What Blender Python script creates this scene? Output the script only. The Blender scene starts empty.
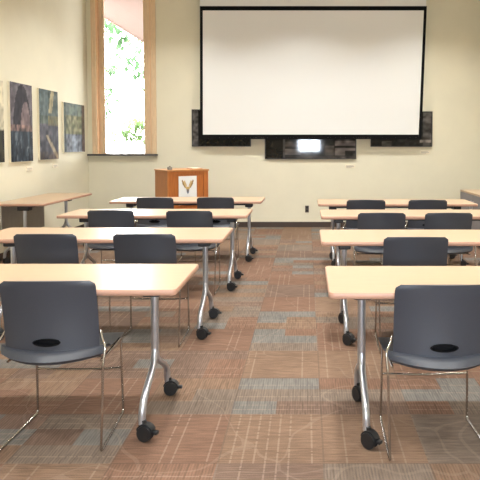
import bpy, bmesh, math, random
from mathutils import Vector, Matrix
random.seed(7)
C = bpy.context.scene.collection
PI = math.pi

# ------------------------------------------------------------------ materials
def mat(name, col, rough=0.5, metal=0.0, coat=0.0, spec=0.5, noise=0.0, nscale=30.0, coat_rough=0.05, stretch=None, bump=0.0):
    m = bpy.data.materials.new(name); m.use_nodes = True
    nt = m.node_tree; b = nt.nodes['Principled BSDF']
    b.inputs['Base Color'].default_value = (*col, 1)
    b.inputs['Roughness'].default_value = rough
    b.inputs['Metallic'].default_value = metal
    b.inputs['Specular IOR Level'].default_value = spec
    b.inputs['Coat Weight'].default_value = coat
    b.inputs['Coat Roughness'].default_value = coat_rough
    if noise or bump:
        tc = nt.nodes.new('ShaderNodeTexCoord')
        mp = nt.nodes.new('ShaderNodeMapping')
        if stretch: mp.inputs['Scale'].default_value = stretch
        n = nt.nodes.new('ShaderNodeTexNoise'); n.inputs['Scale'].default_value = nscale
        n.inputs['Detail'].default_value = 5
        nt.links.new(tc.outputs['Object'], mp.inputs['Vector'])
        nt.links.new(mp.outputs['Vector'], n.inputs['Vector'])
        if noise:
            r = nt.nodes.new('ShaderNodeValToRGB')
            r.color_ramp.elements[0].position = 0.3; r.color_ramp.elements[1].position = 0.7
            r.color_ramp.elements[0].color = (*[c*(1-noise) for c in col], 1)
            r.color_ramp.elements[1].color = (*[min(1, c*(1+noise)) for c in col], 1)
            nt.links.new(n.outputs['Fac'], r.inputs['Fac'])
            nt.links.new(r.outputs['Color'], b.inputs['Base Color'])
        if bump:
            bp = nt.nodes.new('ShaderNodeBump'); bp.inputs['Strength'].default_value = bump
            bp.inputs['Distance'].default_value = 0.002
            nt.links.new(n.outputs['Fac'], bp.inputs['Height'])
            nt.links.new(bp.outputs['Normal'], b.inputs['Normal'])
    return m

def attr_mat(name, rough=0.6, coat=0.0, coat_rough=0.05):
    m = bpy.data.materials.new(name); m.use_nodes = True
    nt = m.node_tree; b = nt.nodes['Principled BSDF']
    a = nt.nodes.new('ShaderNodeAttribute'); a.attribute_name = 'Col'
    nt.links.new(a.outputs['Color'], b.inputs['Base Color'])
    b.inputs['Roughness'].default_value = rough
    b.inputs['Coat Weight'].default_value = coat
    b.inputs['Coat Roughness'].default_value = coat_rough
    b.inputs['Specular IOR Level'].default_value = 0.05
    return m

def carpet():
    m = bpy.data.materials.new('carpet_tiles'); m.use_nodes = True
    nt = m.node_tree; N = nt.nodes; L = nt.links; b = N['Principled BSDF']
    b.inputs['Roughness'].default_value = 0.95
    b.inputs['Specular IOR Level'].default_value = 0.15
    def math_(op, a, c=None, d=None):
        n = N.new('ShaderNodeMath'); n.operation = op
        for i, v in enumerate((a, c, d)):
            if v is None: continue
            if isinstance(v, (int, float)): n.inputs[i].default_value = v
            else: L.new(v, n.inputs[i])
        return n.outputs[0]
    def comb(x, y, z):
        n = N.new('ShaderNodeCombineXYZ')
        for i, v in enumerate((x, y, z)):
            if isinstance(v, (int, float)): n.inputs[i].default_value = v
            else: L.new(v, n.inputs[i])
        return n.outputs[0]
    def white(v):
        n = N.new('ShaderNodeTexWhiteNoise'); n.noise_dimensions = '3D'; L.new(v, n.inputs['Vector']); return n.outputs['Value']
    def mixf(f, a, c):
        n = N.new('ShaderNodeMix'); n.data_type = 'FLOAT'
        L.new(f, n.inputs[0])
        for i, v in ((2, a), (3, c)):
            if isinstance(v, (int, float)): n.inputs[i].default_value = v
            else: L.new(v, n.inputs[i])
        return n.outputs[0]
    tc = N.new('ShaderNodeTexCoord'); sp = N.new('ShaderNodeSeparateXYZ'); L.new(tc.outputs['Object'], sp.inputs[0])
    S = 1/0.47
    x = math_('MULTIPLY', math_('ADD', sp.outputs[0], 20.14), S); y = math_('MULTIPLY', math_('ADD', sp.outputs[1], 20.05), S)
    ix = math_('FLOOR', x); iy = math_('FLOOR', y); fx = math_('FRACT', x); fy = math_('FRACT', y)
    ori = math_('GREATER_THAN', white(comb(ix, iy, 3.3)), 0.60)          # planks across or along
    a = mixf(ori, fy, fx); c = mixf(ori, fx, fy)                          # a: across planks, c: along
    pl = math_('MULTIPLY', a, 3.0); ip = math_('FLOOR', pl); fp = math_('FRACT', pl)
    cut = math_('FLOOR', math_('MULTIPLY', c, 2.0))
    has = math_('GREATER_THAN', white(comb(ix, iy, math_('ADD', ip, 40.0))), 0.5)
    cut = math_('MULTIPLY', cut, has)
    nori = math_('SUBTRACT', 1.0, ori)
    h = white(comb(ix, iy, math_('MULTIPLY', nori, math_('ADD', math_('ADD', ip, 1.0), math_('MULTIPLY', cut, 7.0)))))
    h = mixf(ori, h, math_('MULTIPLY', h, 0.80))
    ramp = N.new('ShaderNodeValToRGB'); cr = ramp.color_ramp; cr.interpolation = 'CONSTANT'
    cols = [(0.0, RUST), (0.26, TAN), (0.47, BROWN), (0.62, TAUPE), (0.79, GREY)]
    cr.elements[0].position = 0; cr.elements[0].color = (*cols[0][1], 1)
    cr.elements[1].position = cols[1][0]; cr.elements[1].color = (*cols[1][1], 1)
    for p, k in cols[2:]:
        e = cr.elements.new(p); e.color = (*k, 1)
    L.new(h, ramp.inputs['Fac'])
    # fine ribs crossing each plank, and a light scribble
    rib = N.new('ShaderNodeTexNoise'); rib.inputs['Scale'].default_value = 1.0; rib.inputs['Detail'].default_value = 3
    L.new(comb(math_('MULTIPLY', a, 5.0), math_('MULTIPLY', c, 38.0), math_('ADD', math_('MULTIPLY', ix, 3.7), math_('MULTIPLY', iy, 5.1))), rib.inputs['Vector'])
    big = N.new('ShaderNodeTexNoise'); big.inputs['Scale'].default_value = 2.2; L.new(tc.outputs['Object'], big.inputs['Vector'])
    fine = N.new('ShaderNodeTexNoise'); fine.inputs['Scale'].default_value = 160; L.new(tc.outputs['Object'], fine.inputs['Vector'])
    val = math_('ADD', math_('MULTIPLY', rib.outputs['Fac'], 0.75), math_('ADD', math_('MULTIPLY', big.outputs['Fac'], 0.35), math_('MULTIPLY', fine.outputs['Fac'], 0.35)))
    rows = math_('LESS_THAN', math_('FRACT', math_('MULTIPLY', c, 34.0)), 0.45)
    val = math_('ADD', math_('ADD', val, 0.15), math_('MULTIPLY', rows, -0.14))
    mul = N.new('ShaderNodeMix'); mul.data_type = 'RGBA'; mul.blend_type = 'MULTIPLY'; mul.inputs[0].default_value = 1
    L.new(ramp.outputs['Color'], mul.inputs[6]); cb = N.new('ShaderNodeCombineColor')
    for i in range(3): L.new(val, cb.inputs[i])
    L.new(cb.outputs[0], mul.inputs[7])
    # thin pale curved yarn lines woven through the tiles
    vor = N.new('ShaderNodeTexVoronoi'); vor.feature = 'DISTANCE_TO_EDGE'; vor.inputs['Scale'].default_value = 1.5
    dis = N.new('ShaderNodeTexNoise'); dis.inputs['Scale'].default_value = 1.2
    L.new(tc.outputs['Object'], dis.inputs['Vector'])
    va = N.new('ShaderNodeVectorMath'); va.operation = 'MULTIPLY_ADD'; va.inputs[1].default_value = (1.2, 1.2, 0)
    L.new(dis.outputs['Color'], va.inputs[0]); L.new(tc.outputs['Object'], va.inputs[2]); L.new(va.outputs[0], vor.inputs['Vector'])
    line = math_('LESS_THAN', vor.outputs['Distance'], 0.009)
    pin = math_('MULTIPLY', a, 9.0)
    pins = math_('MULTIPLY', math_('LESS_THAN', math_('FRACT', pin), 0.16), math_('GREATER_THAN', white(comb(ix, math_('ADD', iy, math_('MULTIPLY', math_('FLOOR', pin), 3.1)), 9.0)), 0.55))
    pins = math_('MULTIPLY', pins, math_('GREATER_THAN', rib.outputs['Fac'], 0.42))
    edge = math_('LESS_THAN', math_('MINIMUM', fx, fy), 0.018)
    seam = math_('LESS_THAN', fp, 0.05)
    lm = math_('MAXIMUM', math_('MULTIPLY', line, 0.14), math_('MULTIPLY', pins, 0.30))
    mx = N.new('ShaderNodeMix'); mx.data_type = 'RGBA'; L.new(lm, mx.inputs[0]); L.new(mul.outputs[2], mx.inputs[6])
    mx.inputs[7].default_value = (0.33, 0.25, 0.19, 1)
    dk = N.new('ShaderNodeMix'); dk.data_type = 'RGBA'; L.new(math_('MULTIPLY', edge, 0.30), dk.inputs[0])
    L.new(mx.outputs[2], dk.inputs[6]); dk.inputs[7].default_value = (0.07, 0.05, 0.04, 1)
    L.new(dk.outputs[2], b.inputs['Base Color'])
    bp = N.new('ShaderNodeBump'); bp.inputs['Strength'].default_value = 0.3; bp.inputs['Distance'].default_value = 0.003
    L.new(fine.outputs['Fac'], bp.inputs['Height']); L.new(bp.outputs['Normal'], b.inputs['Normal'])
    return m

RUST = (0.188, 0.108, 0.073); TAN = (0.205, 0.130, 0.087); BROWN = (0.166, 0.108, 0.080)
TAUPE = (0.178, 0.134, 0.104); GREY = (0.168, 0.152, 0.136)
M = {}
M['wall'] = mat('cream_wall_paint', (0.775, 0.735, 0.59), 0.85, spec=0.2, noise=0.02, nscale=3, bump=0.02)
M['ceiling'] = mat('ceiling_paint', (0.72, 0.66, 0.54), 0.9)
M['carpet'] = carpet()
M['base'] = mat('dark_vinyl_baseboard', (0.06, 0.04, 0.032), 0.5)
M['laminate'] = mat('maple_laminate', (0.435, 0.295, 0.182), 0.50, spec=0.35, coat=0.65, coat_rough=0.29, noise=0.05, nscale=6, stretch=(1.0, 12, 1))
M['edge'] = mat('salmon_edge_band', (0.47, 0.27, 0.19), 0.45)
M['silver'] = mat('silver_metal', (0.52, 0.53, 0.57), 0.33, metal=0.85, noise=0.04, nscale=60)
M['chrome'] = mat('chrome_wire', (0.50, 0.47, 0.45), 0.18, metal=1.0)
M['black'] = mat('black_plastic', (0.012, 0.012, 0.013), 0.45)
M['bracket'] = mat('black_bracket', (0.02, 0.02, 0.022), 0.5)
M['chair'] = mat('slate_grey_plastic', (0.035, 0.039, 0.052), 0.45, spec=0.6, noise=0.05, nscale=200, bump=0.15)
M['white_screen'] = mat('matte_screen_fabric', (0.83, 0.835, 0.835), 0.9, spec=0.1)
M['screen_black'] = mat('black_screen_border', (0.007, 0.007, 0.008), 0.85, spec=0.1)
M['housing'] = mat('screen_housing', (0.75, 0.73, 0.70), 0.5)
M['trim'] = mat('honey_wood_trim', (0.78, 0.47, 0.25), 0.4, noise=0.12, nscale=14, stretch=(8, 8, 0.6))
M['trim2'] = mat('pale_wood_trim', (0.76, 0.57, 0.37), 0.4, noise=0.10, nscale=14, stretch=(8, 8, 0.6))
M['stone'] = mat('dark_stone_sill', (0.075, 0.075, 0.08), 0.25, noise=0.2, nscale=25)
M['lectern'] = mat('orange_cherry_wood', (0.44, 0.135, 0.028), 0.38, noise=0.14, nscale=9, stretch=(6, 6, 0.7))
M['lectern_side'] = mat('lit_cherry_wood', (0.47, 0.17, 0.042), 0.38, noise=0.12, nscale=9, stretch=(6, 6, 0.7))  # cherry wood again, with window light on the left side painted into the colour
M['lectern_top'] = mat('cherry_wood_top', (0.50, 0.22, 0.075), 0.35, noise=0.1, nscale=9, stretch=(1, 8, 8))
M['card'] = mat('white_card', (0.80, 0.80, 0.79), 0.6)
M['caption'] = mat('cream_caption_card', (0.84, 0.76, 0.60), 0.6)
M['ink'] = mat('grey_print_ink', (0.30, 0.28, 0.26), 0.7)
M['emb_brown'] = mat('brown_print', (0.36, 0.22, 0.09), 0.6)
M['emb_grey'] = mat('slate_print', (0.18, 0.20, 0.26), 0.6)
M['emb_gold'] = mat('gold_print', (0.62, 0.42, 0.16), 0.6)
M['frame'] = mat('black_picture_frame', (0.012, 0.011, 0.011), 0.4)
M['canvas'] = mat('cream_panel_edge', (0.82, 0.76, 0.60), 0.7)
M['print'] = attr_mat('mounted_print', 0.6)
M['glazed'] = attr_mat('glazed_print', 0.6, coat=.5, coat_rough=0.05)
M['glazed'].node_tree.nodes['Principled BSDF'].inputs['Specular IOR Level'].default_value = 0.05
M['credenza'] = mat('grey_laminate', (0.20, 0.185, 0.195), 0.5, noise=0.05, nscale=20)
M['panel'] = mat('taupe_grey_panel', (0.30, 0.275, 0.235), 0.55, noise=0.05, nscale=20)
M['credenza_gap'] = mat('dark_reveal', (0.03, 0.03, 0.03), 0.6)
M['outlet'] = mat('dark_outlet_plate', (0.07, 0.055, 0.045), 0.4)
M['gadget'] = mat('grey_device', (0.22, 0.21, 0.19), 0.5)
M['soffit'] = mat('pink_soffit_boards', (0.14, 0.087, 0.070), 0.8)
M['fascia'] = mat('dark_fascia_edge', (0.16, 0.09, 0.06), 0.6)
M['bark'] = mat('tree_bark', (0.30, 0.22, 0.16), 0.9, noise=0.3, nscale=12)
M['grass'] = mat('pale_paving', (0.16, 0.145, 0.13), 0.9, noise=0.3, nscale=6)
M['outside'] = mat('outside_masonry', (0.5, 0.42, 0.36), 0.9)
def leaf_mat(name, col):
    m = bpy.data.materials.new(name); m.use_nodes = True
    nt = m.node_tree; b = nt.nodes['Principled BSDF']
    b.inputs['Base Color'].default_value = (*col, 1); b.inputs['Roughness'].default_value = 0.5
    tr = nt.nodes.new('ShaderNodeBsdfTranslucent'); tr.inputs['Color'].default_value = (*[min(1, c*1.15) for c in col], 1)
    mx = nt.nodes.new('ShaderNodeMixShader'); mx.inputs[0].default_value = 0.5
    nt.links.new(b.outputs[0], mx.inputs[1]); nt.links.new(tr.outputs[0], mx.inputs[2])
    nt.links.new(mx.outputs[0], nt.nodes['Material Output'].inputs['Surface'])
    return m
M['leaf'] = leaf_mat('pale_green_leaves', (0.075, 0.145, 0.065))
M['leaf2'] = leaf_mat('yellow_green_leaves', (0.085, 0.14, 0.045))
def glass_mat():
    m = bpy.data.materials.new('window_glass'); m.use_nodes = True
    nt = m.node_tree; nt.nodes.remove(nt.nodes['Principled BSDF'])
    t = nt.nodes.new('ShaderNodeBsdfTransparent'); g = nt.nodes.new('ShaderNodeBsdfGlossy'); g.inputs['Roughness'].default_value = 0.0
    f = nt.nodes.new('ShaderNodeFresnel'); f.inputs['IOR'].default_value = 1.3
    mx = nt.nodes.new('ShaderNodeMixShader')
    nt.links.new(f.outputs[0], mx.inputs[0]); nt.links.new(t.outputs[0], mx.inputs[1]); nt.links.new(g.outputs[0], mx.inputs[2])
    nt.links.new(mx.outputs[0], nt.nodes['Material Output'].inputs['Surface'])
    return m
M['glass'] = glass_mat()

# ------------------------------------------------------------------ mesh helpers
def obj(name, bm, m, parent=None, smooth=None, loc=None):
    me = bpy.data.meshes.new(name); bmesh.ops.recalc_face_normals(bm, faces=bm.faces[:]); bm.to_mesh(me); bm.free()
    if m: me.materials.append(m)
    if smooth is not None:
        for p in me.polygons: p.use_smooth = True
        me.set_sharp_from_angle(angle=math.radians(smooth))
    o = bpy.data.objects.new(name, me); C.objects.link(o)
    if parent: o.parent = parent
    if loc: o.location = loc
    return o
def tag(o, label=None, cat=None, group=None, kind=None):
    if label: o['label'] = label
    if cat: o['category'] = cat
    if group: o['group'] = group
    if kind: o['kind'] = kind
    return o
def thing(name, label, cat, loc=(0, 0, 0), rz=0, group=None):
    o = bpy.data.objects.new(name, None); C.objects.link(o)
    o.location = loc; o.rotation_euler = (0, 0, rz); o.empty_display_size = 0.1
    return tag(o, label, cat, group)
def copy_tree(o, parent=None):
    c = o.copy(); C.objects.link(c)
    if parent: c.parent = parent
    for ch in list(o.children): copy_tree(ch, c)
    return c
def box(bm, x0, x1, y0, y1, z0, z1, bev=0, seg=2):
    r = bmesh.ops.create_cube(bm, size=1)
    vs = r['verts']
    for v in vs:
        v.co = Vector(((x0+x1)/2+v.co.x*(x1-x0), (y0+y1)/2+v.co.y*(y1-y0), (z0+z1)/2+v.co.z*(z1-z0)))
    if bev:
        es = list({e for v in vs for e in v.link_edges})
        bmesh.ops.bevel(bm, geom=es, offset=bev, segments=seg, affect='EDGES', profile=0.5)
    return bm
def boxes(*args, bev=0):
    bm = bmesh.new()
    for a in args: box(bm, *a, bev=bev)
    return bm
def cyl(bm, p0, p1, r0, r1=None, n=16):
    r1 = r0 if r1 is None else r1
    p0 = Vector(p0); p1 = Vector(p1); d = p1-p0
    r = bmesh.ops.create_cone(bm, cap_ends=True, segments=n, radius1=r0, radius2=r1, depth=d.length)
    q = Vector((0, 0, 1)).rotation_difference(d.normalized()).to_matrix().to_4x4()
    bmesh.ops.transform(bm, matrix=Matrix.Translation((p0+p1)/2) @ q, verts=r['verts'])
def rounded(pts, r, n=6):
    pts = [Vector(p) for p in pts]; out = [pts[0]]
    for i in range(1, len(pts)-1):
        a, b, c = pts[i-1], pts[i], pts[i+1]
        k = min(r, (a-b).length*0.49, (c-b).length*0.49)
        p = b+(a-b).normalized()*k; q = b+(c-b).normalized()*k
        for j in range(n+1):
            t = j/n; out.append(p*(1-t)**2+b*2*t*(1-t)+q*t*t)
    out.append(pts[-1]); return out
def tube(bm, pts, r, n=10, sx=1.0):
    pts = [Vector(p) for p in pts]; rings = []
    t0 = (pts[1]-pts[0]).normalized()
    u = t0.orthogonal().normalized()
    for i, p in enumerate(pts):
        t = (pts[min(i+1, len(pts)-1)]-pts[max(i-1, 0)]).normalized()
        u = (u-t*u.dot(t)).normalized(); w = t.cross(u)
        rr = r[i] if isinstance(r, (list, tuple)) else r
        rings.append([bm.verts.new(p+u*math.cos(2*PI*k/n)*rr+w*math.sin(2*PI*k/n)*rr*sx) for k in range(n)])
    for a, b in zip(rings, rings[1:]):
        for k in range(n): bm.faces.new((a[k], a[(k+1) % n], b[(k+1) % n], b[k]))
    bm.faces.new(rings[0][::-1]); bm.faces.new(rings[-1])
def slab(bm, outline, z0, z1):                       # prism with a flat outline
    lo = [bm.verts.new((x, y, z0)) for x, y in outline]; hi = [bm.verts.new((x, y, z1)) for x, y in outline]
    n = len(outline)
    bm.faces.new(lo[::-1]); bm.faces.new(hi)
    for i in range(n): bm.faces.new((lo[i], lo[(i+1) % n], hi[(i+1) % n], hi[i]))
def rrect(hx, hy, r, n=6):
    o = []
    for cx, cy, a in ((hx-r, hy-r, 0), (-hx+r, hy-r, 90), (-hx+r, -hy+r, 180), (hx-r, -hy+r, 270)):
        for k in range(n+1):
            t = math.radians(a+90*k/n); o.append((cx+r*math.cos(t), cy+r*math.sin(t)))
    return o
def baked(o, *mods):                                # apply modifiers through the depsgraph
    bpy.context.view_layer.update()
    dg = bpy.context.evaluated_depsgraph_get()
    me = bpy.data.meshes.new_from_object(o.evaluated_get(dg))
    o.modifiers.clear(); o.data = me
    return o

# ------------------------------------------------------------------ the room
XL, XR, YB, YF, ZC = -3.74, 2.98, -0.75, 9.93, 4.20
def struct(name, bm, m, parent=None):
    o = obj(name, bm, m, parent)
    if not parent: o['kind'] = 'structure'
    return o
struct('floor', boxes((XL-.2, XR+.2, YB-.2, YF+.2, -.1, 0)), M['carpet'])
struct('ceiling', boxes((XL-.2, XR+.2, YB-.2, YF+.2, ZC, ZC+.1)), M['ceiling'])
struct('wall_left', boxes((XL-.2, XL, YB-.2, YF+.2, 0, ZC)), M['wall'])
struct('wall_right', boxes((XR, XR+.2, YB-.2, YF+.2, 0, ZC)), M['wall'])
WX0, WX1, WZ0, WZ1 = -3.585, -2.655, 1.256, 4.02      # window in the front wall
struct('wall_front', boxes((XL, WX0, YF, YF+.2, 0, ZC), (WX1, XR, YF, YF+.2, 0, ZC),
                           (WX0, WX1, YF, YF+.2, 0, WZ0), (WX0, WX1, YF, YF+.2, WZ1, ZC)), M['wall'])
BX0, BX1, BZ0, BZ1 = -0.33, 0.47, 1.17, 1.62          # unseen opening added behind the camera to hold a flash-like light
struct('wall_back', boxes((XL, BX0, YB-.2, YB, 0, ZC), (BX1, XR, YB-.2, YB, 0, ZC),
                          (BX0, BX1, YB-.2, YB, 0, BZ0), (BX0, BX1, YB-.2, YB, BZ1, ZC)), M['wall'])
struct('baseboard_front', boxes((XL, XR, YF-.012, YF, 0, .09), bev=.003), M['base'])
struct('baseboard_left', boxes((XL, XL+.012, YB, YF, 0, .09), bev=.003), M['base'])
struct('baseboard_right', boxes((XR-.012, XR, YB, YF, 0, .09), bev=.003), M['base'])

# tall window: casing, jamb, sash, pane, sill
w = bpy.data.objects.new('window_1', None); C.objects.link(w); w['kind'] = 'structure'; w.location = ((WX0+WX1)/2, YF, WZ0)
def wobj(n, bm, m, root=None):
    o = obj(n, bm, m, root or w); o.matrix_parent_inverse = Matrix.Translation((root or w).location).inverted(); return o
bm = bmesh.new()
for a, b, d in ((-3.66, -3.635, .028), (-3.635, -3.60, .018), (-3.60, WX0, .024)): box(bm, a, b, YF-d, YF, WZ0, WZ1+.08, .003)
for a, b, d in ((WX1, -2.64, .024), (-2.64, -2.60, .018), (-2.60, -2.567, .030)): box(bm, a, b, YF-d, YF, WZ0, WZ1+.08, .003)
box(bm, -3.66, -2.567, YF-.024, YF, WZ1, WZ1+.08, .003)
wobj('casing', bm, M['trim2'])
wobj('jamb', boxes((WX0, WX0+.012, YF, YF+.2, WZ0, WZ1), (WX1-.012, WX1, YF, YF+.2, WZ0, WZ1), (WX0+.012, WX1-.012, YF, YF+.2, WZ1-.012, WZ1)), M['trim'])
SX0, SX1, SY = -3.487, -2.812, YF+.12
wobj('sash', boxes((WX0+.012, SX0-.03, SY-.02, SY+.03, WZ0, WZ1-.012), (SX0-.03, SX0, SY, SY+.03, WZ0, WZ1-.012),
                   (SX1, SX1+.05, SY, SY+.03, WZ0, WZ1-.012), (SX1+.05, WX1-.012, SY-.02, SY+.03, WZ0, WZ1-.012),
                   (SX0, SX1, SY, SY+.03, WZ0, WZ0+.012), (SX0, SX1, SY, SY+.03, WZ1-.06, WZ1-.012), bev=.003), M['trim2'])
wobj('pane', boxes((SX0, SX1, SY+.012, SY+.018, WZ0+.012, WZ1-.06)), M['glass'])
wobj('sill', boxes((-3.738, -2.548, YF-.07, YF+.12, WZ0-.028, WZ0), bev=.004), M['stone'])

w2 = bpy.data.objects.new('added_light_opening', None); C.objects.link(w2); w2['kind'] = 'structure'; w2.location = ((BX0+BX1)/2, YB, BZ0)  # made-up framed opening, there only for the light behind the camera
wobj('frame', boxes((BX0, BX0+.02, YB-.12, YB+.02, BZ0, BZ1), (BX1-.02, BX1, YB-.12, YB+.02, BZ0, BZ1),
                    (BX0+.02, BX1-.02, YB-.12, YB+.02, BZ0, BZ0+.02), (BX0+.02, BX1-.02, YB-.12, YB+.02, BZ1-.02, BZ1)), M['trim'], w2)

# ------------------------------------------------------------------ outdoors, seen through the window
struct('outdoor_paving', boxes((-30, 20, YF+.5, 45, -.6, -.5)), M['grass'])
soff = bpy.data.objects.new('roof_eave', None); C.objects.link(soff); soff['kind'] = 'structure'; soff.location = (-2, 12, 4.05)
sb = bmesh.new(); box(sb, -4.09, 2.0, YF+.25, 19, 4.0, 4.03)
def at_world(o, root): o.parent = root; o.matrix_parent_inverse = Matrix.Translation(root.location).inverted(); return o
at_world(obj('soffit', sb, M['soffit']), soff)
at_world(obj('fascia', boxes((-4.13, -4.09, YF+.25, 19, 3.985, 4.2)), M['fascia']), soff)

def tree(loc, h, label, clumps, lm, leaf=0.10, n=170):
    t = thing('leafy_tree', label, 'tree', loc)
    bm = bmesh.new()
    tube(bm, [(0, 0, 0), (.05, 0, h*.3), (-.05, .1, h*.6), (.05, 0, h)], [.16, .12, .08, .03], 8)
    tr = obj('trunk', bm, M['bark'], t, 60)
    for c in clumps:
        b = bmesh.new(); st = Vector((0, 0, c[2]*.72)); e = Vector(c[:3])
        tube(b, [st, st.lerp(e, .5)+Vector((0, 0, .1)), e], [.022, .014, .006], 6)
        obj('branch', b, M['bark'], t, 60)
    bm = bmesh.new()
    for cx, cy, cz, rx, rz in clumps:
        for _ in range(int(n*rx*rz*4)+12):
            p = Vector((random.gauss(0, .42), random.gauss(0, .42), random.gauss(0, .42)))
            p = Vector((cx+p.x*rx, cy+p.y*rx, cz+p.z*rz)); s = leaf*random.uniform(.6, 1.3)
            R = Matrix.Rotation(random.uniform(0, 6.3), 3, 'Z') @ Matrix.Rotation(random.uniform(-1.2, 1.2), 3, 'X')
            q = [R @ Vector(v)*s for v in ((0, -1, 0), (.45, -.2, .08), (.35, .5, .05), (0, 1, 0), (-.35, .5, .05), (-.45, -.2, .08))]
            bm.faces.new([bm.verts.new(p+v) for v in q])
    tag(obj('foliage', bm, lm, t), kind='stuff')
    return t
# the tree's boughs cross the window from upper left to lower right
tree((-7.4, 17.0, -.5), 6.6, 'pale green sunlit tree filling the upper part of the tall window', [
    (1.65, 0, 5.35, .45, .5), (1.95, 0, 4.9, .45, .45), (2.3, .2, 4.4, .4, .35), (2.6, 0, 4.0, .45, .35), (2.95, .2, 3.6, .45, .35),
    (1.45, .1, 3.4, .35, .55), (1.6, .2, 4.1, .3, .4), (2.5, .1, 5.1, .4, .4), (1.5, 0, 2.9, .3, .4)], M['leaf'], .12, 75)
tree((-7.9, 20.0, -.5), 3.0, 'low yellow green shrub tree behind the bottom of the window pane', [
    (2.05, 0, 2.6, .5, .25), (2.6, .1, 2.5, .45, .2), (3.1, 0, 2.6, .45, .28), (1.8, 0, 2.25, .6, .3), (2.7, .2, 2.05, .6, .2)], M['leaf2'], .11, 170)

# ------------------------------------------------------------------ flip-top tables
TZ = .735
def caster(parent, x, y, yaw):
    bm = bmesh.new()
    R = .039
    for s in (-1, 1):                                    # twin wheels
        b2 = bmesh.new(); cyl(b2, (s*.006, 0, R), (s*.026, 0, R), R, R*.94, 20)
        me = bpy.data.meshes.new('tmp'); b2.to_mesh(me); b2.free(); bm.from_mesh(me); bpy.data.meshes.remove(me)
    prof = []                                            # hood over the wheels
    for k in range(9):
        a = math.radians(15+k*17.5); prof.append((math.cos(a)*R*1.16, R+math.sin(a)*R*1.16))
    vs = [[bm.verts.new((sx, p[0], p[1])) for p in prof] for sx in (-.018, .018)]
    inn = [[bm.verts.new((sx, p[0]*.85, R+(p[1]-R)*.85)) for p in prof] for sx in (-.018, .018)]
    for k in range(8):
        bm.faces.new((vs[0][k], vs[0][k+1], vs[1][k+1], vs[1][k])); bm.faces.new((inn[0][k], inn[1][k], inn[1][k+1], inn[0][k+1]))
        for s in (0, 1): bm.faces.new((vs[s][k], inn[s][k], inn[s][k+1], vs[s][k+1]))
    for k in (0, 8): bm.faces.new((vs[0][k], vs[1][k], inn[1][k], inn[0][k]))
    box(bm, -.012, .012, -R*1.6, -R*.9, R*.95, R*1.35, .003)   # brake tab
    cyl(bm, (0, .010, R*1.9), (0, .010, R*2.5), .012, n=12); box(bm, -.012, .012, -.012, .022, R*1.75, R*2.05, .003)
    bmesh.ops.translate(bm, vec=(0, -.022, 0), verts=bm.verts[:])
    bmesh.ops.transform(bm, matrix=Matrix.Translation((x, y, 0)) @ Matrix.Rotation(yaw, 4, 'Z'), verts=bm.verts[:])
    return obj('caster', bm, M['black'], parent, 35)
def make_table(length, depth):
    t = thing('folding_table', '', 'table')
    hx, hy = length/2, depth/2
    bm = bmesh.new(); slab(bm, rrect(hx-.003, hy-.003, .025), TZ-.026, TZ); obj('tabletop', bm, M['laminate'], t)
    bm = bmesh.new()
    o1, o0 = rrect(hx, hy, .028), rrect(hx-.004, hy-.004, .024)
    n = len(o1); rings = [[bm.verts.new((x, y, z)) for x, y in o] for o, z in ((o0, TZ-.028), (o1, TZ-.024), (o1, TZ-.004), (o0, TZ+.0006))]
    for a, b in zip(rings, rings[1:]+rings[:1]):
        for i in range(n): bm.faces.new((a[i], a[(i+1) % n], b[(i+1) % n], b[i]))
    obj('edge_band', bm, M['edge'], t, 50)
    obj('support_rail', boxes((-hx+.2, hx-.2, -.03, .03, TZ-.075, TZ-.028), bev=.004), M['bracket'], t)
    for s in (-1, 1):
        x = s*(hx-.178)
        bm = bmesh.new()
        tube(bm, [(x, 0, TZ-.04), (x, 0, .30)], .0205, 14)
        for d in (-1, 1):                               # the two S-bent feet
            p = rounded([(x, 0, .36), (x, d*.03, .285), (x, d*.19, .20), (x, d*.245, .15), (x, d*.252, .075)], .07, 6)
            tube(bm, p, .0175, 12)
        leg = obj('leg', bm, M['silver'], t, 50)
        q = PI/2 if s > 0 else .75
        caster(leg, x, -.255, q+random.uniform(-.3, .3)); caster(leg, x, .25, q+random.uniform(-.4, .4))
        bm = bmesh.new(); box(bm, x-.10, x+.10, -.17, .17, TZ-.040, TZ-.028, .003); box(bm, x-.045, x+.045, -.07, .07, TZ-.095, TZ-.03, .008)
        box(bm, x-s*.16-.05, x-s*.16+.05, -.12, -.06, TZ-.055, TZ-.028, .004)
        obj('bracket', bm, M['bracket'], leg)
    return t
table = make_table(1.83, .60); side_table = make_table(1.52, .60)
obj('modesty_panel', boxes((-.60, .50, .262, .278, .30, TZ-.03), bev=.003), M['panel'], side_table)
used = []
def place(proto, loc, rz, label, group=None):
    o = proto if proto.name not in used else copy_tree(proto)
    used.append(proto.name)
    o.location = loc; o.rotation_euler = (0, 0, rz); o['label'] = label
    if group: o['group'] = group
    return o
TL = 'maple wheeled tables left of the aisle'; TR_ = 'maple wheeled tables right of the aisle'
for xr, y0, lb in ((-.612, 2.675, 'maple wheeled table nearest the camera on the left, one grey chair at it'),
                   (-.603, 4.125, 'second maple wheeled table from the camera on the left of the aisle'),
                   (-.575, 5.52, 'third maple wheeled table from the camera on the left of the aisle'),
                   (-.545, 6.92, 'farthest maple wheeled table on the left, in front of the orange lectern')):
    place(table, (xr-.915, y0+.30, 0), 0, lb, TL)
for xl, y0, lb in ((.100, 2.615, 'maple wheeled table nearest the camera on the right, one grey chair at it'),
                   (.100, 4.010, 'second maple wheeled table from the camera on the right of the aisle'),
                   (.135, 5.45, 'third maple wheeled table from the camera on the right of the aisle'),
                   (.128, 6.60, 'farthest maple wheeled table on the right, nearest the front wall')):
    place(table, (xl+.915, y0+.30, 0), 0, lb, TR_)
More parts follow.
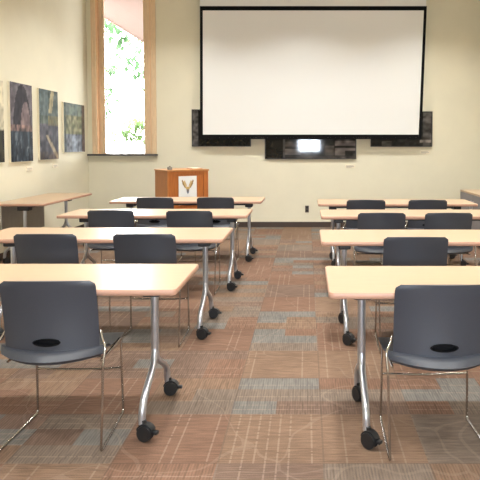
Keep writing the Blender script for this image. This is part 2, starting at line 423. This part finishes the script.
place(side_table, (-3.32, 7.38, 0), PI/2, 'maple wheeled table standing against the left wall below the pictures')

# ------------------------------------------------------------------ stacking chairs
def make_chair():
    t = thing('stacking_chair', '', 'chair')
    # backrest: a curved shell with a hand hole
    NU, NV = 28, 24; Z0, Z1 = .455, .80
    bm = bmesh.new(); g = []
    for j in range(NV+1):
        v = j/NV; z = Z0+(Z1-Z0)*v
        hw = .212+.004*v
        top = (Z1-z); r = .026
        if top < r: hw -= r-math.sqrt(max(0, r*r-(r-top)**2))*1.0
        row = []
        for i in range(NU+1):
            u = -1+2*i/NU
            sag = .070*(1-v)+.034*v
            y = -.198-.018*v+.012*math.sin(PI*v)+sag*u*u
            row.append(bm.verts.new((u*hw, y, z-.006*v*u*u)))
        g.append(row)
    for j in range(NV):
        for i in range(NU): bm.faces.new((g[j][i], g[j][i+1], g[j+1][i+1], g[j+1][i]))
    back = obj('backrest', bm, M['chair'], t)
    md = back.modifiers.new('s', 'SOLIDIFY'); md.thickness = .012; md.offset = 0
    bm = bmesh.new(); cyl(bm, (0, -.4, 0), (0, .1, 0), 1, n=32)
    for v in bm.verts: v.co.x *= .062; v.co.z = .516+v.co.z*.0185
    cut = obj('cut', bm, None)
    md = back.modifiers.new('b', 'BOOLEAN'); md.operation = 'DIFFERENCE'; md.object = cut; md.solver = 'EXACT'
    baked(back); me = cut.data; bpy.data.objects.remove(cut); bpy.data.meshes.remove(me)
    for p in back.data.polygons: p.use_smooth = True
    back.data.set_sharp_from_angle(angle=math.radians(40))
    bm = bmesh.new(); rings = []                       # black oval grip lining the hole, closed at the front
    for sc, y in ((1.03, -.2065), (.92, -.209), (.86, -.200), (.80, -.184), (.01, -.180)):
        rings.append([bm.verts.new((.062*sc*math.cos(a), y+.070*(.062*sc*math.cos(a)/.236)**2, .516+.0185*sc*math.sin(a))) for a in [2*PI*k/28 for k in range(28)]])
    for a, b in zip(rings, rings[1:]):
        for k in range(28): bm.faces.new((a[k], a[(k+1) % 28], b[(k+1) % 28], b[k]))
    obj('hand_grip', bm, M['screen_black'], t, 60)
    # seat pan with a rear ledge that bows out behind the backrest
    NU, NV = 26, 26; bm = bmesh.new(); g = []
    for j in range(NV+1):
        v = j/NV; row = []
        for i in range(NU+1):
            u = -1+2*i/NU
            yr = -.258+.118*u*u; yf = .238-.028*u**4
            y = yr+(yf-yr)*v
            hw = .246
            if v > .8: hw -= .03*((v-.8)/.2)**2.5
            if v < .1: hw -= .012*((.1-v)/.1)**2
            z = .436+.018*u*u*(1-.5*v)
            crest = .482
            if v < .10: z = crest-.038*(1-v/.10)**1.5
            elif v < .30: z = z+(crest-z)*(1-(v-.10)/.20)**1.8
            if v > .82: z -= .040*((v-.82)/.18)**2
            row.append(bm.verts.new((u*hw, y, z)))
        g.append(row)
    for j in range(NV):
        for i in range(NU): bm.faces.new((g[j][i], g[j][i+1], g[j+1][i+1], g[j+1][i]))
    # skirt round the rim of the pan
    rim = [g[0][i] for i in range(NU+1)]+[g[j][NU] for j in range(1, NV+1)]+[g[NV][i] for i in range(NU-1, -1, -1)]+[g[j][0] for j in range(NV-1, 0, -1)]
    cen = Vector((0, 0, 0)); low = []
    for v in rim:
        d = Vector((v.co.x*.06, (v.co.y)*.06, 0)); rear = max(0, min(1, (-v.co.y-.05)/.15))
        low.append(bm.verts.new((v.co.x-d.x*1.2, v.co.y-d.y*1.2, v.co.z-.014-.004*rear)))
    for k in range(len(rim)): bm.faces.new((rim[k], rim[(k+1) % len(rim)], low[(k+1) % len(rim)], low[k]))
    seat = obj('seat', bm, M['chair'], t)
    md = seat.modifiers.new('s', 'SOLIDIFY'); md.thickness = .008; md.offset = -1
    baked(seat)
    for p in seat.data.polygons: p.use_smooth = True
    seat.data.set_sharp_from_angle(angle=math.radians(55))
    R = .0058
    for s in (-1, 1):                                  # wire sled: rear leg, floor runner, front leg, seat rail
        bm = bmesh.new()
        tube(bm, rounded([(s*.219, -.125, .548), (s*.232, -.148, .515), (s*.252, -.165, .485), (s*.246, -.185, .40), (s*.236, -.20, R), (s*.222, .205, R),
                          (s*.217, .195, .407), (s*.215, .05, .398), (s*.215, -.12, .40)], .022, 6), R, 10)
        obj('sled_leg', bm, M['chrome'], t, 60)
    bm = bmesh.new()
    tube(bm, [(x, .200, 0.243-.006*math.cos(x/.218*PI/2)) for x in [-.218+.436*k/12 for k in range(13)]], R*.95, 10)
    obj('crossbar', bm, M['chrome'], t, 60)
    bm = bmesh.new()
    for y in (-.06, .12): tube(bm, [(-.215, y, .398), (0, y, .394), (.215, y, .398)], R*.9, 8)
    obj('seat_rail', bm, M['chrome'], t, 60)
    return t
chair = make_chair()
CL = 'slate grey stacking chairs at the tables'
seats = [
 (-1.185, 2.79, .03, 'slate grey stacking chair in the left foreground at the nearest left table'),
 (.603, 2.72, .012, 'slate grey stacking chair in the right foreground at the nearest right table'),
 (-1.815, 4.17, .01, 'left one of two slate grey chairs at the second table on the left'),
 (-1.125, 4.17, -.01, 'right one of two slate grey chairs at the second table on the left'),
 (.730, 4.04, .0, 'lone slate grey chair at the second table on the right'),
 (-1.858, 5.63, .02, 'left one of two slate grey chairs at the third table on the left'),
 (-1.10, 5.58, -.01, 'right one of two slate grey chairs at the third table on the left'),
 (.678, 5.42, .0, 'left one of two slate grey chairs at the third table on the right'),
 (1.283, 5.42, .02, 'right one of two slate grey chairs at the third table on the right'),
 (-1.785, 6.96, .0, 'left one of two slate grey chairs at the farthest left table'),
 (-1.075, 6.96, .0, 'right one of two slate grey chairs at the farthest left table, before the lectern'),
 (.66, 6.65, .0, 'left one of two slate grey chairs at the farthest right table'),
 (1.353, 6.65, .0, 'right one of two slate grey chairs at the farthest right table'),
]
for x, y, a, lb in seats: place(chair, (x, y, 0), a, lb, CL)

# ------------------------------------------------------------------ projection screen
ps = thing('projection_screen', 'large white pull-down projection screen with black border on the front wall', 'screen', (.1, YF-.15, 1.52))
sy = YF-.15
def loc_(bm, root): bmesh.ops.transform(bm, matrix=Matrix.Translation(-root.location), verts=bm.verts[:]); return bm
def hexa(bm, pts, y0, y1):
    a = [bm.verts.new((x, y0, z)) for x, z in pts]; b = [bm.verts.new((x, y1, z)) for x, z in pts]
    bm.faces.new(a); bm.faces.new(b[::-1])
    for i in range(4): bm.faces.new((a[i], b[i], b[(i+1) % 4], a[(i+1) % 4]))
XTL, XTR, XBL, XBR, ZT, ZB = -1.785, 1.998, -1.800, 1.925, 3.722, 1.530
bm = bmesh.new(); hexa(bm, [(XBL+.002, ZB), (XBR-.002, ZB), (XTR, 4.12), (XTL, 4.12)], sy, sy+.004); obj('screen_fabric', loc_(bm, ps), M['white_screen'], ps)
bw = .047; bm = bmesh.new(); f0, f1 = sy-.004, sy-.0005
hexa(bm, [(XBL, ZB), (XBL+bw, ZB), (XTL+bw, ZT), (XTL, ZT)], f0, f1); hexa(bm, [(XBR-bw, ZB), (XBR, ZB), (XTR, ZT), (XTR-bw, ZT)], f0, f1)
hexa(bm, [(XTL+bw, ZT-.07), (XTR-bw, ZT-.07), (XTR-bw, ZT), (XTL+bw, ZT)], f0, f1); hexa(bm, [(XBL+bw, ZB), (XBR-bw, ZB), (XBR-bw, ZB+.055), (XBL+bw, ZB+.055)], f0, f1)
obj('black_border', loc_(bm, ps), M['screen_black'], ps)
obj('weight_bar', loc_(boxes((XBL, XBR, sy-.012, sy+.014, ZB-.022, ZB-.0005), bev=.004), ps), M['screen_black'], ps)
obj('roller_case', loc_(boxes((-1.98, 2.18, sy-.07, sy+.08, 4.08, ZC-.001), bev=.01), ps), M['housing'], ps)

# ------------------------------------------------------------------ pictures
def grain(u, v): return .55+.9*vn(u*14, v*20, 77)
def picture(name, label, cat, origin, ux, w_, h_, fn, pm, edge_m, thick, nu, nv, border=0.0, group=None, tone=.55):
    """origin: lower corner on the wall; ux: horizontal direction of the picture, seen from the room left to right"""
    t = thing(name, label, cat, origin, group=group)
    ux = Vector(ux); uz = Vector((0, 0, 1)); un = ux.cross(uz)            # un points into the room
    def q(bm, a0, a1, b0, b1, c0, c1):
        vs = [bm.verts.new(ux*a+uz*b+un*c) for c in (c0, c1) for a, b in ((a0, b0), (a1, b0), (a1, b1), (a0, b1))]
        for f in ((0, 1, 2, 3), (4, 5, 6, 7), (0, 1, 5, 4), (1, 2, 6, 5), (2, 3, 7, 6), (3, 0, 4, 7)): bm.faces.new([vs[i] for i in f])
    bm = bmesh.new()
    if border:
        q(bm, 0, w_, 0, h_, .002, thick*.5)
        for a in ((0, border, 0, h_), (w_-border, w_, 0, h_), (border, w_-border, 0, border), (border, w_-border, h_-border, h_)): q(bm, *a, thick*.5, thick)
        obj('picture_frame', bm, edge_m, t); c = thick*.5+.002
    else:
        q(bm, 0, w_, 0, h_, .002, thick); obj('mounting_panel', bm, edge_m, t); c = thick+.001
    b = border if border else .004
    bm = bmesh.new(); cl = bm.loops.layers.float_color.new('Col'); g = []
    for j in range(nv+1):
        g.append([bm.verts.new(ux*(b+(w_-2*b)*i/nu)+uz*(b+(h_-2*b)*j/nv)+un*c) for i in range(nu+1)])
    for j in range(nv):
        for i in range(nu):
            f = bm.faces.new((g[j][i], g[j][i+1], g[j+1][i+1], g[j+1][i]))
            for l, (di, dj) in zip(f.loops, ((0, 0), (1, 0), (1, 1), (0, 1))):
                u0, v0 = (i+di)/nu, (j+dj)/nv; k = fn(u0, v0); lu = sum(k)/3; k = tuple(lu+(x-lu)*.8 for x in k); l[cl] = (*[max(0, min(1, 1.5*tone*(x**1.35)*grain(u0, v0))) for x in k], 1)
    me = bpy.data.meshes.new('print'); bm.to_mesh(me); bm.free(); me.materials.append(pm)
    o = bpy.data.objects.new('print', me); C.objects.link(o); o.parent = t
    return t
def hsh(a, b, s=0):
    x = math.sin(a*127.1+b*311.7+s*74.7)*43758.5453; return x-math.floor(x)
def vn(x, y, s=0):
    ix, iy = math.floor(x), math.floor(y); fx, fy = x-ix, y-iy; fx = fx*fx*(3-2*fx); fy = fy*fy*(3-2*fy)
    return (hsh(ix, iy, s)*(1-fx)+hsh(ix+1, iy, s)*fx)*(1-fy)+(hsh(ix, iy+1, s)*(1-fx)+hsh(ix+1, iy+1, s)*fx)*fy
def mixc(a, b, t):
    t = max(0, min(1, t)); return tuple(x*(1-t)+y*t for x, y in zip(a, b))
def art_arch(u, v):
    n = vn(u*9, v*14, 1); n2 = vn(u*26, v*22, 2)
    if v > .46:
        k = (v-.46)/.54
        c = mixc((.20, .165, .19), (.30, .27, .30), n)
        hw = .40*math.sqrt(max(0, 1-(k/.98)**1.7)); d = abs(u-.52)
        if d < hw: c = mixc((.055, .05, .065), (.10, .085, .10), n)
        hw2 = .22*math.sqrt(max(0, 1-(k/.58)**1.8)) if k < .58 else 0
        if abs(u-.68) < hw2: c = mixc((.30, .22, .23), (.40, .30, .30), n)
        return c
    if v > .38: return mixc((.10, .08, .09), (.62, .40, .34), n2**1.3)
    c = mixc((.025, .035, .06), (.14, .19, .24), vn(u*16, v*8, 3)**1.6)
    return mixc(c, (.45, .50, .52), max(0, n2-.80)*3)
def art_river(u, v):
    n = vn(u*8, v*13, 5); n2 = vn(u*18, v*20, 6)
    c = mixc((.05, .09, .08), (.24, .28, .24), n) if v > .5 else mixc((.05, .055, .08), (.26, .24, .28), n)
    if v > .62 and u < .45: c = mixc(c, (.20, .27, .28), .6)
    if v > .66 and abs(u-(.62+.45*(v-.8))) < .09: c = mixc(c, (.74, .60, .30), .6)
    if .48 < v < .64 and u > .45: c = mixc(c, (.42, .34, .10), .55*n2+.2)
    if v < .36 and abs(u-(.98-1.75*v)) < .075: c = mixc(c, (.66, .55, .36), .75)
    if v < .12: c = mixc(c, (.30, .18, .08), .5*n2)
    return c
def art_lake(u, v):
    n = vn(u*7, v*8, 8); n2 = vn(u*16, v*13, 9)
    if v > .75: c = mixc((.16, .22, .21), (.30, .34, .26), n)
    elif v > .38: c = mixc((.14, .17, .07), (.46, .42, .24), n2)
    else: c = mixc((.09, .10, .13), (.36, .39, .44), n2)
    if .35 < u < .62 and v < .35: c = mixc(c, (.45, .52, .62), .5)
    if u > .84: c = mixc(c, (.16, .08, .04), .8)
    if u < .10: c = mixc(c, (.04, .07, .06), .6)
    return c
def art_street(u, v):
    n = vn(u*8, v*9, 12)
    if v > .40: return mixc((.70, .64, .48), (.80, .74, .58), n)
    return mixc((.03, .03, .035), (.24, .22, .12), n**2)
LW = 'tall mounted colour photographs on the left wall'
picture('wall_picture', 'tall photograph of a dark pointed arch over a crowd on the left wall', 'picture', (XL, 7.27, 1.19), (0, 1, 0), .59, 1.02, art_arch, M['print'], M['canvas'], .030, 30, 50, group=LW)
picture('wall_picture', 'tall dark green photograph with golden diagonal streaks between two others on left wall', 'picture', (XL, 8.06, 1.20), (0, 1, 0), .61, 1.0, art_river, M['print'], M['canvas'], .030, 30, 50, group=LW)
picture('wall_picture', 'smaller blue and yellow green photograph nearest the window corner on left wall', 'picture', (XL, 8.87, 1.295), (0, 1, 0), .83, .775, art_lake, M['print'], M['canvas'], .030, 36, 34, group=LW)
picture('wall_picture', 'photograph cut off by the left picture edge, pale above and dark below', 'picture', (XL, 6.52, 1.195), (0, 1, 0), .60, 1.0, art_street, M['print'], M['canvas'], .030, 20, 34, group=LW, tone=.62)
def bw_left(u, v):
    n = vn(u*30, v*16, 21); n2 = vn(u*12, v*9, 22)
    if u > .115: return mixc((.008, .008, .009), (.02, .02, .022), n)
    if u > .085: return (.05, .05, .05)
    return mixc((.02, .02, .022), (.34, .32, .32), n*.55+n2*.5-.1)
def bw_mid(u, v):
    n = vn(u*22, v*12, 31); n2 = vn(u*9, v*16, 32)
    if u < .20: return mixc((.010, .009, .009), (.02, .018, .018), n)
    if u < .215: return (.16, .15, .15)
    if v < .05: return mixc((.03, .02, .02), (.18, .16, .15), n)
    c = mixc((.008, .008, .010), (.13, .12, .12), n*n2*1.6)
    if .22 < u < .40 and .07 < v < .20: c = mixc((.20, .18, .18), (.34, .31, .30), n2)
    if .22 < u < .36 and .24 < v < .34: c = mixc((.08, .07, .07), (.22, .19, .18), n)
    if .66 < u < .76 and .06 < v < .26: c = mixc((.05, .04, .04), (.22, .20, .19), n)
    if u > .77 and (.16 < v < .205 or .26 < v < .36): c = mixc((.18, .15, .15), (.34, .30, .30), n)
    if .77 < u < .88 and .05 < v < .16: c = mixc((.15, .13, .12), (.33, .29, .28), n2)
    return c
def bw_right(u, v):
    n = vn(u*26, v*14, 41); n2 = vn(u*10, v*9, 42)
    c = mixc((.010, .010, .011), (.06, .055, .055), n)
    if .18 < u < .34 and v < .14: c = mixc((.03, .03, .03), (.20, .19, .18), n2)
    if u > .86: c = mixc((.03, .025, .025), (.22, .20, .19), n2*.7+n*.3)
    if u > .80 and .09 < v < .17: c = mixc((.16, .14, .13), (.40, .35, .32), n)
    return c
FG = 'framed black and white photographs behind the screen'
picture('framed_picture', 'framed black and white photograph peeking out at the screen\'s lower left corner', 'picture', (-1.962, YF, 1.384), (1, 0, 0), 1.005, .63, bw_left, M['glazed'], M['frame'], .035, 60, 36, .012, FG, .75)
picture('framed_picture', 'framed black photograph hanging lowest, under the middle of the screen', 'picture', (-.72, YF, 1.17), (1, 0, 0), 1.56, .86, bw_mid, M['glazed'], M['frame'], .035, 90, 60, .012, FG, .75)
picture('framed_picture', 'framed black and white photograph peeking out at the screen\'s lower right corner', 'picture', (1.085, YF, 1.38), (1, 0, 0), 1.05, .60, bw_right, M['glazed'], M['frame'], .035, 60, 36, .012, FG, .75)

def caption(loc, axis, label):
    t = thing('caption_card', label, 'caption card', loc, group='small caption cards beside the pictures')
    if axis == 'x':
        obj('card', boxes((-.085, .085, -.008, 0, -.028, .028)), M['caption'], t)
        obj('printed_lines', boxes((-.07, .055, -.0086, -.0081, .006, .012), (-.07, .07, -.0086, -.0081, -.006, -.001), (-.07, .02, -.0086, -.0081, -.019, -.014)), M['ink'], t)
    else:
        obj('card', boxes((0, .008, -.085, .085, -.028, .028)), M['caption'], t)
        obj('printed_lines', boxes((.0081, .0086, -.07, .055, .006, .012), (.0081, .0086, -.07, .07, -.006, -.001), (.0081, .0086, -.07, .02, -.019, -.014)), M['ink'], t)
caption((XL, 7.80, 1.09), 'y', 'small caption card on the left wall below the arch photograph')
caption((XL, 8.60, 1.10), 'y', 'small caption card on the left wall below the golden streaked photograph')
caption((.74, YF, 1.045), 'x', 'small caption card below the middle framed photograph')
caption((2.02, YF, 1.285), 'x', 'small caption card below the right framed photograph')

ot = thing('wall_outlet', 'small dark power outlet plate low on the front wall', 'outlet', (0, YF, .311))
obj('cover_plate', boxes((-.032, .032, -.006, 0, -.058, .058), bev=.002), M['outlet'], ot)
for z in (-.026, .026):
    k = obj('socket', boxes((-.017, .017, -.009, -.006, z-.015, z+.015), bev=.001), M['black'], ot)

# ------------------------------------------------------------------ lectern
lx, ly = atl = (-1.89, 8.72)
lec = thing('lectern', 'orange cherry wood lectern with white eagle emblem sign near front wall', 'lectern', (lx, ly, 0), math.radians(34))
HW, HD, LH = .318, .26, 1.045
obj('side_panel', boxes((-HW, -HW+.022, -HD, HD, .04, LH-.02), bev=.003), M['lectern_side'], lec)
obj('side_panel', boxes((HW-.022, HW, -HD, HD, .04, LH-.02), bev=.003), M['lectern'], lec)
obj('front_panel', boxes((-HW+.022, HW-.022, -HD+.012, -HD+.03, .04, LH-.02)), M['lectern'], lec)
obj('front_frame', boxes((-HW+.022, -HW+.06, -HD, -HD+.012, .04, LH-.02), (HW-.075, HW-.022, -HD, -HD+.012, .04, LH-.02),
                         (-HW+.06, HW-.075, -HD, -HD+.012, LH-.06, LH-.02), (-HW+.06, HW-.075, -HD, -HD+.012, .04, .12), bev=.002), M['lectern'], lec)
obj('plinth', boxes((-HW+.01, HW-.01, -HD+.02, HD-.02, 0, .04)), M['lectern'], lec)
obj('shelf', boxes((-HW+.022, HW-.022, -HD+.03, HD-.02, .45, .47)), M['lectern'], lec)
obj('top_board', boxes((-HW-.012, HW+.012, -HD-.012, HD, LH-.02, LH+.004), bev=.004), M['lectern_top'], lec)
sg = obj('sign_panel', boxes((-.15, .13, -HD-.006, -HD-.0005, .53, .955)), M['card'], lec)
def fan(bm, pts, y):
    bm.faces.new([bm.verts.new((x, y, z)) for x, z in pts])
ey = -HD-.0068
def mir(p): return [(-.01-(x+.01), z) for x, z in p]
w1 = [[(-.085, .865), (-.075, .885), (-.035, .80), (-.045, .785)], [(-.070, .880), (-.058, .895), (-.024, .815), (-.034, .80)]]
w2s = [[(-.105, .885), (-.090, .905), (-.060, .825), (-.070, .81)], [(-.095, .845), (-.085, .86), (-.045, .79), (-.052, .778)]]
def emblem(name, polys, m):
    bm = bmesh.new()
    for p in polys:
        r = [bm.verts.new((x, ey, z)) for x, z in p]; s_ = [bm.verts.new((x, ey+.0006, z)) for x, z in p]
        bm.faces.new(r); bm.faces.new(s_[::-1])
        for i in range(len(p)): bm.faces.new((r[i], s_[i], s_[(i+1) % len(p)], r[(i+1) % len(p)]))
    return obj(name, bm, m, sg)
emblem('wing_print', w1+[mir(p) for p in w1]+[[(-.05, .80), (.03, .80), (.012, .755), (-.032, .755)]], M['emb_gold'])
emblem('wing_tip_print', w2s+[mir(p) for p in w2s]+[[(-.022, .76), (.002, .76), (-.002, .725), (-.018, .725)]], M['emb_brown'])
emblem('head_print', [[(-.01+.020*math.cos(k*PI/6), .745+.020*math.sin(k*PI/6)) for k in range(12)],
                      [(-.032, .728), (.012, .728), (-.01, .690)]], M['emb_grey'])
gd = thing('microphone_base', 'small grey device standing on the left front of the lectern top', 'device', (lx, ly, LH+.004), math.radians(34))
obj('body', boxes((-.285, -.225, -.225, -.165, 0, .045), bev=.006), M['gadget'], gd)
bm = bmesh.new(); cyl(bm, (-.255, -.195, .045), (-.255, -.195, .056), .016, .012, 12); obj('knob', bm, M['black'], gd, 40)
pp = thing('notepad', 'thin pale pad lying on the right of the lectern top', 'notepad', (lx, ly, LH+.004), math.radians(34))
obj('cover', boxes((.09, .25, -.20, .02, 0, .012), bev=.002), M['lectern_top'], pp)
obj('page_block', boxes((.095, .245, -.195, .015, .0125, .018)), M['caption'], pp)

# ------------------------------------------------------------------ credenza on the right wall
cz = thing('credenza', 'grey credenza with a maple top along the right wall', 'cabinet', (2.33, 8.78, 0))
X0, X1, Y0, Y1 = 0, .63, -2.7, 0
obj('carcass', boxes((X0+.012, X1, Y0, Y1, .06, .708)), M['credenza'], cz)
obj('plinth', boxes((X0+.05, X1, Y0+.03, Y1-.03, 0, .06)), M['credenza_gap'], cz)
obj('cabinet_top', boxes((X0-.004, X1, Y0-.004, Y1-.004, .709, .737), bev=.003), M['laminate'], cz)
for k in range(4):
    a = Y1-.004-k*.674
    d = obj('door', boxes((X0-.004, X0+.0115, a-.668, a, .065, .704), bev=.002), M['credenza'], cz)
    hy_ = a-.62 if k % 2 == 0 else a-.05
    bm = bmesh.new(); tube(bm, rounded([(X0-.004, hy_, .50), (X0-.03, hy_, .50), (X0-.03, hy_, .62), (X0-.004, hy_, .62)], .01, 4), .005, 8)
    obj('handle', bm, M['silver'], d, 60)

# ------------------------------------------------------------------ light
def area(name, loc, rot, size, power, col, size_y=None, spread=PI, shape='RECTANGLE', portal=False):
    l = bpy.data.lights.new(name, 'AREA'); l.energy = power; l.color = col; l.shape = shape; l.size = size
    if size_y: l.size_y = size_y
    l.spread = spread
    if portal: l.cycles.is_portal = True
    o = bpy.data.objects.new(name, l); C.objects.link(o); o.location = loc; o.rotation_euler = rot; return o
WARM = (0.985, 0.985, 0.945)
for yy in (1.2, 3.6, 6.0, 8.2):
    for xx in (-2.15, -.1, 1.95):
        area('ceiling_downlight', (xx, yy, ZC-.006), (0, 0, 0), .30, 43.5, WARM, spread=math.radians(120), shape='DISK')
area('flash_stand_in', ((BX0+BX1)/2, YB-.10, (BZ0+BZ1)/2), (PI/2, 0, 0), BX1-BX0-.04, 115.0, (0.74, 0.85, 1.0), BZ1-BZ0-.04)  # added cool light standing in for a flash at the camera
area('window_portal', ((SX0+SX1)/2, SY+.04, (WZ0+WZ1)/2), (-PI/2, 0, 0), SX1-SX0, 1, (1, 1, 1), WZ1-WZ0, portal=True)

wd = bpy.data.worlds.new('sky'); bpy.context.scene.world = wd; wd.use_nodes = True
bg = wd.node_tree.nodes['Background']; bg.inputs['Color'].default_value = (0.97, 1.0, 1.0, 1); bg.inputs['Strength'].default_value = 22.0

# ------------------------------------------------------------------ camera
F = 580.0; th = math.radians(2.5); PY = 145+F*math.tan(th)
cam = bpy.data.cameras.new('camera'); co = bpy.data.objects.new('camera', cam); C.objects.link(co)
co.location = (0, 0, 1.41); co.rotation_euler = (PI/2-th, 0, 0)
cam.sensor_fit = 'HORIZONTAL'; cam.sensor_width = 36; cam.lens = F/480*36
cam.shift_x = (240-307)/480; cam.shift_y = (PY-240)/480; cam.clip_start = .05; cam.clip_end = 200
S = bpy.context.scene; S.camera = co
S.view_settings.view_transform = 'Standard'; S.view_settings.look = 'None'
S.view_settings.gamma = 1; S.view_settings.use_curve_mapping = False; S.view_settings.exposure = 0.0
